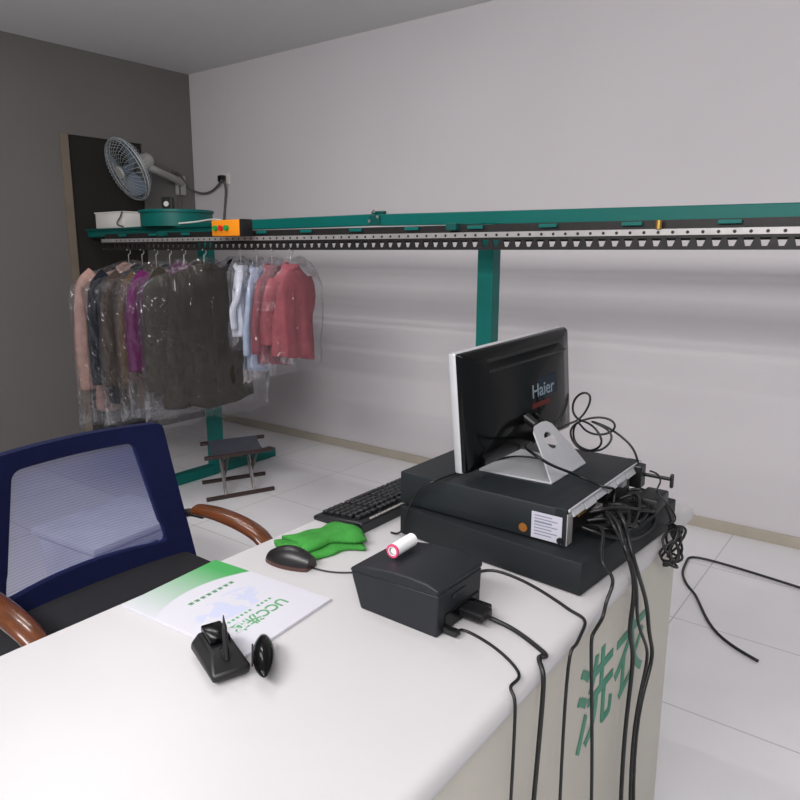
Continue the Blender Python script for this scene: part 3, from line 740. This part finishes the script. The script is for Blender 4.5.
# ------------------------------------------------------------------ fan
fc = Vector((-4.9300, 3.1633, 2.1010))
fn = Vector((-0.08, -0.84, -0.40)).normalized()
fa = thing('wall_fan', 'grey caged wall fan tilted down beside the dark doorway', 'fan', fc)
u = fn.cross(Vector((0, 0, 1))).normalized(); v = u.cross(fn).normalized()
FRAD = 0.24
def fp(r, a, d): return u * r * math.cos(a) + v * r * math.sin(a) + fn * d
cg = MB()
for (r, d) in ((FRAD, 0.0), (FRAD * 0.97, 0.02), (FRAD * 0.97, -0.02)):
    cg.tube([fp(r, 2 * PI * k / 40, d) for k in range(40)], 0.006 if d == 0 else 0.003, 6, closed=True)
for k in range(36):
    a = 2 * PI * k / 36
    cg.tube([fp(0.05, a, 0.07), fp(0.17, a + 0.10, 0.062), fp(FRAD, a + 0.15, 0.0)], 0.0016, 4)
    cg.tube([fp(0.05, a, -0.09), fp(0.18, a - 0.1, -0.075), fp(FRAD, a - 0.15, 0.0)], 0.0016, 4)
cg.build('cage', M['fan'], fa, smooth='all')
MB().tube([fp(0, 0, 0.062), fp(0, 0, 0.078)], [0.055, 0.045], 20).build('cage_badge', M['fan_body'], fa, smooth=40)
for k in range(3):
    mb = MB(); a0 = 2 * PI * k / 3 + 0.4; rows = []
    for i in range(7):
        r = 0.03 + 0.175 * i / 6; wid = 0.30 + 0.32 * math.sin(PI * (0.15 + 0.7 * i / 6))
        rows.append([fp(r, a0 - wid, -0.028), fp(r, a0, 0.0), fp(r, a0 + wid, 0.030), fp(r, a0, -0.004)])
    mb.loft(rows); mb.build('blade', M['blade'], fa, smooth=60)
MB().tube([fp(0, 0, -0.03), fp(0, 0, 0.035), fp(0, 0, 0.045)], [0.035, 0.035, 0.02], 16).build('hub', M['blade'], fa, smooth=40)
MB().tube([fp(0, 0, -0.09), fp(0, 0, -0.12), fp(0, 0, -0.20), fp(0, 0, -0.225)], [0.055, 0.066, 0.058, 0.03], 18).build('motor', M['fan_body'], fa, smooth=50)
mt = Vector((WX + 0.02, 3.80, 2.06)) - fc
MB().tube(spline([fp(0, 0, -0.17) - Vector((0, 0, 0.03)), fp(0, 0, -0.20) + Vector((0.0, 0.06, -0.075)), mt + Vector((0.06, -0.10, 0.02)), mt]), 0.030, 12).build('arm', M['fan_body'], fa, smooth='all')
MB().box(mt + Vector((-0.005, 0.0, -0.02)), (0.03, 0.10, 0.16), 0.01).build('wall_plate', M['fan_body'], fa, smooth=30)
# socket + cables on the wall
sk = thing('wall_socket', 'dark plug in a wall socket above the conveyor', 'socket', (-4.7545, 3.9500, 2.0813))
MB().box((0, 0, 0), (0.12, 0.012, 0.09), 0.004).build('socket_plate', M['white'], sk)
MB().box((-0.005, -0.03, 0), (0.055, 0.05, 0.055), 0.008).build('plug', M['black'], sk, smooth=30)
cable('fan_cable', 'grey fan cable sagging from the wall fan to the socket', [(-4.7326, 3.9000, 2.0683), (-4.8777, 3.9300, 1.9982), (-5.0258, 3.9300, 1.9727), (-5.1400, 3.8848, 2.0167), (-5.1400, 3.8185, 2.0941), (-5.1200, 3.7567, 2.1365), (-5.1000, 3.6833, 2.1372)], 0.009, 'gray_cable')
cable('socket_cable', 'dark cable hanging straight down from the wall socket', [(-4.7080, 3.9000, 2.0590), (-4.7238, 3.9300, 1.9905), (-4.7569, 3.9400, 1.8722), (-4.7793, 3.9400, 1.7347), (-4.7896, 3.9400, 1.5870)], 0.010, 'gray_cable')
cable('fan_pull_cable', 'thin grey cable hanging from the fan arm down to the drum', [(-5.1200, 3.7367, 2.1349), (-5.1300, 3.7701, 2.0817), (-5.1400, 3.7791, 1.9608), (-5.1400, 3.7695, 1.8207), (-5.1400, 3.7621, 1.7130)], 0.008, 'gray_cable')

# ------------------------------------------------------------------ garments in plastic film
RZ = 1.503
def superell(hw, hd, n=40, p=2.6, ph=0, amp=0.0, k=7, z=0.0):
    out = []
    for i in range(n):
        a = 2 * PI * i / n; c, s = math.cos(a), math.sin(a)
        m_ = 1 + amp * math.sin(k * a + ph + z * 3) + amp * 0.6 * math.sin((k * 2 + 1) * a - ph * 1.7 + z * 5)
        x = hw * math.copysign(abs(c) ** (2 / p), c); y = hd * m_ * math.copysign(abs(s) ** (2 / p), s)
        out.append(Vector((x, y, z)))
    return out
def hanger(x, label, wire='white', span=0.19, y=None, yaw=0.0):
    h = thing('clothes_hanger', label, 'hanger', (x, RY if y is None else y, RZ), yaw, 'clothes hangers on the conveyor rail')
    hk = [(0, 0.0, -0.045)] + [(0, 0.016 * math.sin(a) + 0.0, -0.012 + 0.016 * math.cos(a) ) for a in [PI * 1.0 - k * PI * 1.25 / 8 for k in range(9)]]
    MB().tube([(0, 0, -0.115)] + hk, 0.0028, 6).build('hook', M['steel'], h, smooth='all')
    MB().tube(spline([(0, -span, -0.205), (0, -span * 0.6, -0.165), (0, 0, -0.118), (0, span * 0.6, -0.165), (0, span, -0.205)], 4), 0.008, 8).build('shoulder_bar', M[wire], h, smooth='all')
    return h
def garment(name, label, cat, x, w, top, bot, m, seed, yaw=0.0, d=0.065, sleeve=True, group=None, filmlen=0.10, trim=None, y=RY, hlabel=None, collar_m=None):
    """Jacket hanging across the rail: local X = shoulder line (world Y), local Y = thickness."""
    rnd = random.Random(seed)
    L = top - bot
    g = thing(name, label, cat, (x, y, top), PI / 2 + yaw, group)
    hw = w / 2
    tor = hw * (0.84 if sleeve else 0.97)
    spec = [(0.0, 0.10, 0.45), (0.012, 0.22, 0.6), (0.035, 0.55, 0.75), (0.062, 0.86, 0.85), (0.10, 0.96, 0.95), (0.18, 0.97, 1.0), (0.32, 0.96, 1.0), (0.5, 0.97, 1.03), (0.7, 1.0, 1.08), (0.86, 1.03, 1.12), (0.97, 1.05, 1.14), (1.0, 1.04, 1.12)]
    rows = []
    ph = rnd.random() * 6
    for (f_, a_, b_) in spec:
        z_ = -f_ * L if f_ > 0.12 else -f_ * 1.15
        if f_ == 0.18: z_ = -max(0.18 * L, 0.14)
        r = superell(max(0.05, tor * a_), d * b_, 44, 2.4, ph, 0.02 + 0.16 * min(1, f_ * 1.2), 6, z_)
        if f_ >= 0.97: r = [p + Vector((0, 0, 0.018 * math.sin(p.x * 14 + ph) + 0.01 * math.sin(p.x * 31))) for p in r]
        rows.append(r)
    MB().loft(rows[::-1]).build('torso', m, g, smooth='all')
    if sleeve:
        for s in (1, -1):
            pth = spline([(s * tor * 0.80, 0, -0.085), (s * tor * 0.99, 0.005, -0.14), (s * hw * 0.90, 0.015, -0.30 * L - 0.06), (s * hw * 0.90, 0.03 + 0.01 * rnd.random(), -0.60 * L), (s * hw * 0.88, 0.035, -0.86 * L + 0.02 * rnd.random())], 6)
            nn = len(pth)
            rad = [(0.078 - 0.012 * i / nn + 0.0018 * math.sin(i * 1.3 + ph)) * (w / 0.66) for i in range(nn)]
            MB().tube(pth, rad, 16, flat=(0.52 if w > 0.5 else 0.75, 1.12)).build('sleeve', m, g, smooth='all')
    cs = min(1.0, 0.35 + w * 0.85)
    cl = MB(); cl.tube([Vector((0.082 * cs * math.cos(a), 0.058 * cs * math.sin(a), -0.004 - 0.026 * abs(math.cos(a)) + 0.006 * math.sin(a))) for a in [2 * PI * k / 24 for k in range(24)]], 0.019 * cs, 8, closed=True, flat=(0.7, 1.2))
    cl.build('collar', collar_m or m, g, smooth='all')
    if trim is not None:
        tb = MB(); rows = []
        for i in range(10):
            z_ = -0.05 - (L - 0.06) * i / 9; bb = d * (0.72 + 0.45 * min(1, i / 5)) + 0.012
            rows.append([(-0.016, -bb, z_), (0.016, -bb, z_), (0.016, -bb + 0.02, z_), (-0.016, -bb + 0.02, z_)])
        tb.loft(rows); tb.build('front_placket', trim, g, smooth=30)
    # plastic film cover
    rows = []; n = 64
    FL_ = L + filmlen
    for j in range(27):
        f_ = j / 26; z_ = 0.035 - (FL_ + 0.035) * f_
        zz = -z_
        if zz < 0.0: a_ = 0.045 + 0.05 * (0.035 - z_) / 0.035
        else:
            sh_ = min(1, max(0, zz) / 0.105); a_ = 0.095 + (hw * 0.93 + 0.085 * (w / 0.66) - 0.08) * (sh_ ** 0.62)
        b_ = 0.055 + (d * 1.22 - 0.04) * min(1, (f_ * 6) ** 0.6)
        row = []
        for p in superell(a_, b_, n, 2.3, ph + 1, 0.03 + 0.06 * f_, 9, z_):
            q = noise.noise_vector(Vector((p.x * 9 + seed * 3.1, p.y * 14, p.z * 6))) * 0.016 + noise.noise_vector(Vector((p.x * 22 + seed, p.y * 30, p.z * 17))) * 0.007
            if j == 26: q.z += 0.035 * noise.noise(Vector((p.x * 7, p.y * 9, seed)))
            row.append(p + q)
        rows.append(row)
    MB().loft(rows, cap0=False, cap1=False).build('plastic_cover', M['film'], g, smooth='all')
    if hlabel: hanger(x, hlabel, span=min(0.19, hw * 0.6), y=y, yaw=yaw)
    return g
def cm(n, rgb, **k): return mat(n, rgb, 0.85, vary=k.pop('vary', 0.18), scale=k.pop('scale', 14), bump=0.25, bscale=70, spec=0.2)
G = 'garments in plastic film on the conveyor'
c_beige = cm('pale_pink_wool', (168, 134, 124)); c_navy = cm('navy_black_wool', (24, 26, 36)); c_brown = cm('dark_brown_wool', (60, 50, 44))
c_camel = cm('camel_cloth', (80, 62, 46)); c_purple = cm('magenta_cloth', (90, 22, 78)); c_olive = cm('dark_olive_cloth', (44, 39, 31), vary=0.2)
c_black = cm('black_cloth', (24, 24, 26)); c_white = cm('white_shirt_cloth', (206, 208, 220), vary=0.05); c_grey = cm('slate_cloth', (92, 96, 112))
c_pink = cm('rose_pink_cloth', (152, 74, 83), vary=0.14); c_pink2 = cm('dusty_pink_cloth', (140, 74, 84), vary=0.14); c_blue = cm('pale_blue_cloth', (168, 180, 204), vary=0.08)
GB = 'garments on the back run of the conveyor'; YB = 3.24
garment('wool_coat', 'pale pink coat in film at the far end of the conveyor rail', 'coat', -4.14, 0.68, 1.405, 0.50, c_beige, 1, group=G, d=0.05, hlabel='hanger holding the pale pink coat')
garment('wool_coat', 'navy black coat in film beside the pale pink coat', 'coat', -3.99, 0.68, 1.40, 0.55, c_navy, 2, group=G, d=0.05, hlabel='hanger holding the navy black coat')
garment('jacket', 'dark brown jacket in film next to the navy coat', 'jacket', -3.84, 0.68, 1.40, 0.56, c_brown, 3, group=G, d=0.05, trim=c_camel, hlabel='hanger holding the dark brown jacket')
garment('jacket', 'camel and dark brown jacket in film next to the magenta blouse', 'jacket', -3.70, 0.64, 1.40, 0.60, c_camel, 4, group=G, d=0.05, collar_m=c_navy, hlabel='hanger holding the camel jacket')
garment('blouse', 'magenta purple blouse in film behind the big olive coat', 'blouse', -3.56, 0.69, 1.41, 0.70, c_purple, 5, group=G, d=0.05, filmlen=0.16, hlabel='hanger holding the magenta blouse')
garment('overcoat', 'large dark olive coat in film, widest garment on the rail', 'coat', -3.37, 0.70, 1.425, 0.60, c_olive, 6, yaw=-0.06, group=G, d=0.075, filmlen=0.07, trim=c_olive, hlabel='hanger holding the large olive coat')
garment('shirt', 'white shirt in film glimpsed between olive coat and pink jackets', 'shirt', -3.05, 0.25, 1.42, 1.02, c_white, 9, yaw=0.75, group=G, d=0.045, filmlen=0.05, hlabel='hanger holding the white shirt')
garment('shirt', 'pale blue shirt in film, hem showing below the rose pink jacket', 'shirt', -2.92, 0.27, 1.41, 0.85, c_blue, 10, yaw=0.55, group=G, d=0.045, hlabel='hanger holding the pale blue shirt', filmlen=0.06)
garment('child_jacket', 'dusty pink jacket in film just behind the rose pink jacket', 'jacket', -2.80, 0.30, 1.425, 0.89, c_pink2, 12, yaw=0.32, group=G, d=0.05, filmlen=0.04, hlabel='hanger holding the dusty pink jacket')
garment('child_jacket', 'rose pink short jacket in film, last garment along the rail', 'jacket', -2.66, 0.33, 1.43, 0.94, c_pink, 11, group=G, filmlen=0.05, d=0.055, hlabel='hanger holding the rose pink jacket')
GB = 'garments on the back run of the conveyor'; YB = 3.24
garment('jacket', 'black jacket in film hanging behind the olive coat', 'jacket', -3.82, 0.50, 1.43, 0.78, c_black, 7, group=GB, y=YB, d=0.05, hlabel='hanger holding the black jacket')
garment('shirt', 'slate grey shirt in film hanging behind the olive coat shoulder', 'shirt', -3.64, 0.46, 1.42, 0.86, c_grey, 8, group=GB, y=YB, d=0.05, hlabel='hanger holding the slate grey shirt')

# ------------------------------------------------------------------ cables on and behind the counter
ZT = 1.003
cable('peripheral_cable', 'thin black cable draped over the left front corner of the computer', [(-0.935, 1.225, 0.853), (-0.8963, 1.2150, 0.8650), (-0.8849, 1.2220, 0.9260), (-0.8646, 1.2360, 0.9671), (-0.8127, 1.2107, 1.0060), (-0.8082, 1.2969, 1.0040), (-0.7893, 1.4230, 1.0040), (-0.7521, 1.5045, 1.0090), (-0.63, 1.52, 1.003)], 0.0025)
cable('power_cable', 'black cable crossing the computer top from monitor stand to rear', [(-0.70, 1.455, 1.06), (-0.6650, 1.3479, 1.0798), (-0.6020, 1.2956, 1.0791), (-0.5920, 1.3394, 1.0528), (-0.5747, 1.4476, 1.0060), (-0.5007, 1.4031, 1.0060), (-0.505, 1.475, 0.985), (-0.50, 1.46, 0.955)], 0.0032)
CY = 1.60
def ell(cx, cy, a, b, rot, n, t0=0, t1=2 * PI, dy=0.0):
    pass
cable('video_cable', 'looped bundle of black video cable rising behind the monitor stand', [
    (-0.712, 1.50, 1.12), (-0.6861, 1.5600, 1.0687), (-0.6700, 1.5800, 1.0848), (-0.6481, 1.6000, 1.0918), (-0.6287, 1.6100, 1.1252), (-0.6230, 1.6100, 1.1557), (-0.6411, 1.6100, 1.1633), (-0.6630, 1.6100, 1.1456), (-0.6690, 1.6100, 1.1146), (-0.6482, 1.6000, 1.0943), (-0.6138, 1.5900, 1.0939), (-0.5814, 1.5800, 1.0692),
    (-0.5799, 1.5800, 1.0449), (-0.6073, 1.5900, 1.0254), (-0.6416, 1.6000, 1.0220), (-0.6636, 1.6000, 1.0463), (-0.6650, 1.6000, 1.0715), (-0.6470, 1.6100, 1.0900), (-0.6113, 1.6200, 1.1034), (-0.5803, 1.6300, 1.1011), (-0.5647, 1.6300, 1.0861), (-0.5781, 1.6300, 1.0666), (-0.6086, 1.6200, 1.0587), (-0.6356, 1.6100, 1.0690),
    (-0.6481, 1.6000, 1.0918), (-0.6637, 1.6100, 1.0646), (-0.6567, 1.6100, 1.0325), (-0.6237, 1.6000, 1.0226), (-0.5889, 1.6000, 1.0263), (-0.5672, 1.6100, 1.0503), (-0.5723, 1.6200, 1.0721), (-0.6053, 1.6200, 1.0868), (-0.6296, 1.6300, 1.0887), (-0.5926, 1.6400, 1.0798), (-0.5552, 1.6500, 1.0561), (-0.5244, 1.6500, 1.0313), (-0.5126, 1.6500, 0.9985), (-0.505, 1.655, 0.975)], 0.0027, seg=5)
cable('monitor_lead', 'short black lead looping out of the monitor back', [(-0.70, 1.49, 1.11), (-0.6902, 1.5500, 1.0852), (-0.6734, 1.5700, 1.1361), (-0.6690, 1.5800, 1.1622), (-0.6701, 1.5800, 1.1348), (-0.6816, 1.5700, 1.0951), (-0.6919, 1.5500, 1.0674), (-0.70, 1.53, 1.08)], 0.0024)
# printer cables
PC_ = 'cables leaving the receipt printer'
cable('printer_power_cable', 'thick black cable from the printer curving to the counter edge', [(-0.55, 0.998, 0.872), (-0.5511, 1.0106, 0.8620), (-0.5092, 1.0138, 0.8560), (-0.4550, 0.9923, 0.8540), (-0.4226, 0.9729, 0.8540), (-0.436, 0.964, 0.855), (-0.420, 0.948, 0.845), (-0.414, 0.942, 0.82), (-0.413, 0.93, 0.70), (-0.42, 0.92, 0.35), (-0.40, 0.91, 0.06), (-0.34, 0.90, 0.008), (-0.25, 0.92, 0.006)], 0.0042, group=None)
cable('printer_data_cable', 'thinner black cable from the printer corner running toward the near counter edge', [(-0.57, 0.935, 0.862), (-0.5780, 0.9607, 0.8540), (-0.5351, 0.9556, 0.8530), (-0.4851, 0.9373, 0.8530), (-0.4327, 0.9016, 0.8530), (-0.436, 0.866, 0.854), (-0.422, 0.857, 0.846), (-0.416, 0.85, 0.81), (-0.414, 0.84, 0.6), (-0.42, 0.84, 0.3), (-0.40, 0.83, 0.06), (-0.33, 0.80, 0.006), (-0.24, 0.80, 0.005)], 0.0026)
cable('drawer_cable', 'black cable coming out from behind the printer and over the edge', [(-0.68, 1.10, 0.853), (-0.6668, 1.1906, 0.8530), (-0.6113, 1.1991, 0.8530), (-0.5479, 1.1828, 0.8530), (-0.4825, 1.1531, 0.8530), (-0.4534, 1.1358, 0.8540), (-0.421, 1.128, 0.851), (-0.4140, 1.0882, 0.8443), (-0.4140, 1.0643, 0.8290), (-0.4140, 1.0337, 0.8066), (-0.414, 1.04, 0.4), (-0.39, 1.03, 0.06), (-0.33, 1.02, 0.008), (-0.22, 1.05, 0.006)], 0.0030)
# bundle dropping from the rear of the computer
B_ = 'cables dropping behind the computer'
cable('drop_cable', 'single black cable wandering down from the drawer over the edge', [(-0.50, 1.30, 0.955), (-0.4500, 1.2638, 0.9762), (-0.4400, 1.2366, 0.9513), (-0.4250, 1.2006, 0.9323), (-0.4100, 1.2095, 0.9114), (-0.4100, 1.2247, 0.8833), (-0.4120, 1.1984, 0.8590), (-0.4140, 1.1937, 0.8279), (-0.4140, 1.1468, 0.8171), (-0.4140, 1.1434, 0.7767), (-0.414, 1.2, 0.45), (-0.40, 1.2, 0.06), (-0.34, 1.22, 0.008), (-0.22, 1.25, 0.006)], 0.0034)
cable('drop_cable', 'left cable of the dark pair hanging over the green lettering', [(-0.50, 1.38, 0.965), (-0.4450, 1.3265, 0.9720), (-0.4300, 1.3193, 0.9358), (-0.4120, 1.3066, 0.9114), (-0.4080, 1.3427, 0.8476), (-0.4100, 1.3550, 0.7868), (-0.4100, 1.3435, 0.7248), (-0.4100, 1.3903, 0.6445), (-0.41, 1.36, 0.45), (-0.39, 1.36, 0.06), (-0.33, 1.40, 0.008), (-0.20, 1.45, 0.006)], 0.0046)
cable('drop_cable', 'right cable of the dark pair hanging beside the green lettering', [(-0.50, 1.42, 0.965), (-0.4450, 1.3545, 0.9738), (-0.4300, 1.3555, 0.9278), (-0.4100, 1.3396, 0.8914), (-0.4100, 1.3978, 0.8186), (-0.4120, 1.4602, 0.7414), (-0.4120, 1.4937, 0.6539), (-0.4120, 1.5423, 0.5676), (-0.412, 1.44, 0.45), (-0.39, 1.46, 0.06), (-0.32, 1.50, 0.008), (-0.20, 1.55, 0.006)], 0.0046)
cable('drop_cable', 'middle cable of the dark bundle crossing the green lettering', [(-0.50, 1.40, 0.955), (-0.4400, 1.2835, 0.9826), (-0.4250, 1.3195, 0.9201), (-0.4040, 1.3089, 0.8981), (-0.4040, 1.3541, 0.8224), (-0.4050, 1.3729, 0.7470), (-0.4060, 1.4373, 0.6705), (-0.4060, 1.4812, 0.5956), (-0.406, 1.40, 0.45), (-0.38, 1.41, 0.06), (-0.31, 1.45, 0.008), (-0.18, 1.50, 0.006)], 0.0036)
cable('rear_cable', 'black cable arching behind the rear ports of the computer', [(-0.505, 1.33, 0.972), (-0.475, 1.34, 0.985), (-0.455, 1.40, 0.975), (-0.445, 1.48, 0.945), (-0.44, 1.55, 0.93), (-0.46, 1.62, 0.95)], 0.0036)
cable('rear_cable', 'black cable sagging across the rear edge of the cash drawer', [(-0.505, 1.29, 0.955), (-0.46, 1.30, 0.945), (-0.435, 1.38, 0.915), (-0.43, 1.46, 0.90), (-0.43, 1.55, 0.905), (-0.48, 1.60, 0.945)], 0.0036)
cable('antenna_cable', 'thin black wire looping at the far rear corner of the computer', [(-0.4300, 1.4685, 1.0409), (-0.4200, 1.4928, 1.0300), (-0.4200, 1.5200, 1.0048), (-0.4200, 1.4881, 0.9930), (-0.4200, 1.5545, 0.9534), (-0.4100, 1.5975, 0.9167), (-0.4050, 1.6107, 0.8895), (-0.4100, 1.5495, 0.8982)], 0.0020)
rt_ = random.Random(3)
for k, (ya, yb) in enumerate(((1.30, 1.50), (1.36, 1.58), (1.45, 1.36), (1.52, 1.40), (1.58, 1.46), (1.33, 1.44), (1.40, 1.56))):
    zz = 0.985 - 0.008 * k
    cable('tangle_cable', ('black cable end hanging out of the first rear port', 'black cable looping low over the drawer back', 'black cable hooking back toward the sticker side', 'black cable crossing the middle of the rear tangle',
          'black cable from the far rear port curling forward', 'short black lead tucked under the rear rail', 'black cable running along the drawer edge to the adapter')[k],
          [(-0.51, ya, 0.945 + 0.004 * (k % 3)), (-0.475, ya + 0.02, 0.955 + 0.006 * (k % 2)), (-0.452 + 0.003 * k, (ya + yb) / 2, 0.940 + 0.004 * (k % 4)), (-0.445 + 0.002 * k, yb - 0.02, 0.928 + 0.003 * (k % 3)), (-0.47, yb + 0.02, 0.927), (-0.50, yb + 0.01, 0.928)], 0.0038 + 0.0004 * (k % 3))
# coiled bundle hanging at the far end
cp = []
for k in range(60):
    a = 2 * PI * k / 12; j = k / 60
    cx_, cz_ = 1.592 + 0.018 * math.sin(k * 0.7), 0.826 + 0.010 * math.cos(k * 0.9)
    cp.append((-0.402 + 0.014 * math.sin(k * 1.3), cx_ + 0.044 * math.cos(a) * (0.75 + 0.35 * math.sin(k * 0.37)), cz_ + 0.054 * math.sin(a) * (0.8 + 0.25 * math.sin(k * 0.53))))
o = MB().tube(spline([(-0.47, 1.58, 0.94), (-0.43, 1.60, 0.93)] + cp, 3), 0.0030, 6).build('coiled_cable', M['cable'], smooth='all')
tag(o, 'coiled black cable bundle hanging over the far counter edge', 'cable')
# adapter boxes in the tangle
ad = thing('power_adapter', 'black power adapter lying on the cash drawer behind the computer', 'adapter', (-0.452, 1.575, 0.9215))
MB().box((0, 0, 0.018), (0.05, 0.09, 0.034), 0.005).build('adapter_body', M['black'], ad, smooth=30)
MB().box((0, -0.052, 0.018), (0.014, 0.02, 0.012), 0.003).build('strain_relief', M['cable'], ad)
cable('floor_cable', 'dark cable looping on the floor behind the far counter end', [(-0.30, 3.45, 0.009), (-0.7689, 3.5258, 0.0080), (-0.7930, 3.4204, 0.0080), (-0.7784, 3.2813, 0.0080), (-0.7259, 3.1690, 0.0080), (-0.6801, 3.1086, 0.0080), (-0.6409, 3.0362, 0.0080), (-0.52, 2.80, 0.008), (-0.35, 2.70, 0.008)], 0.006, cat='cable')

# ------------------------------------------------------------------ light
def area(name, loc, sx, sy, e, rot=(0, 0, 0), col=(1, 0.985, 0.97)):
    l = bpy.data.lights.new(name, 'AREA'); l.shape = 'RECTANGLE'; l.size = sx; l.size_y = sy; l.energy = e; l.color = col
    o = bpy.data.objects.new(name, l); COL.objects.link(o); o.location = loc; o.rotation_euler = rot; return o
tilt = math.radians(48)
area('ceiling_tube_light', (-1.2, -1.1, 2.80), 2.0, 0.7, 93, (tilt, 0, 0))
area('ceiling_tube_light', (0.8, -1.1, 2.80), 1.6, 0.7, 86, (tilt, 0, 0))
area('ceiling_tube_light', (-2.5, 1.3, 2.92), 1.3, 0.04, 13)
area('ceiling_tube_light', (-3.2, 2.1, 2.92), 1.3, 0.04, 9)
wd = bpy.data.worlds.new('world'); S.world = wd; wd.use_nodes = True
wd.node_tree.nodes['Background'].inputs[0].default_value = (0.62, 0.63, 0.66, 1)
wd.node_tree.nodes['Background'].inputs[1].default_value = 0.62
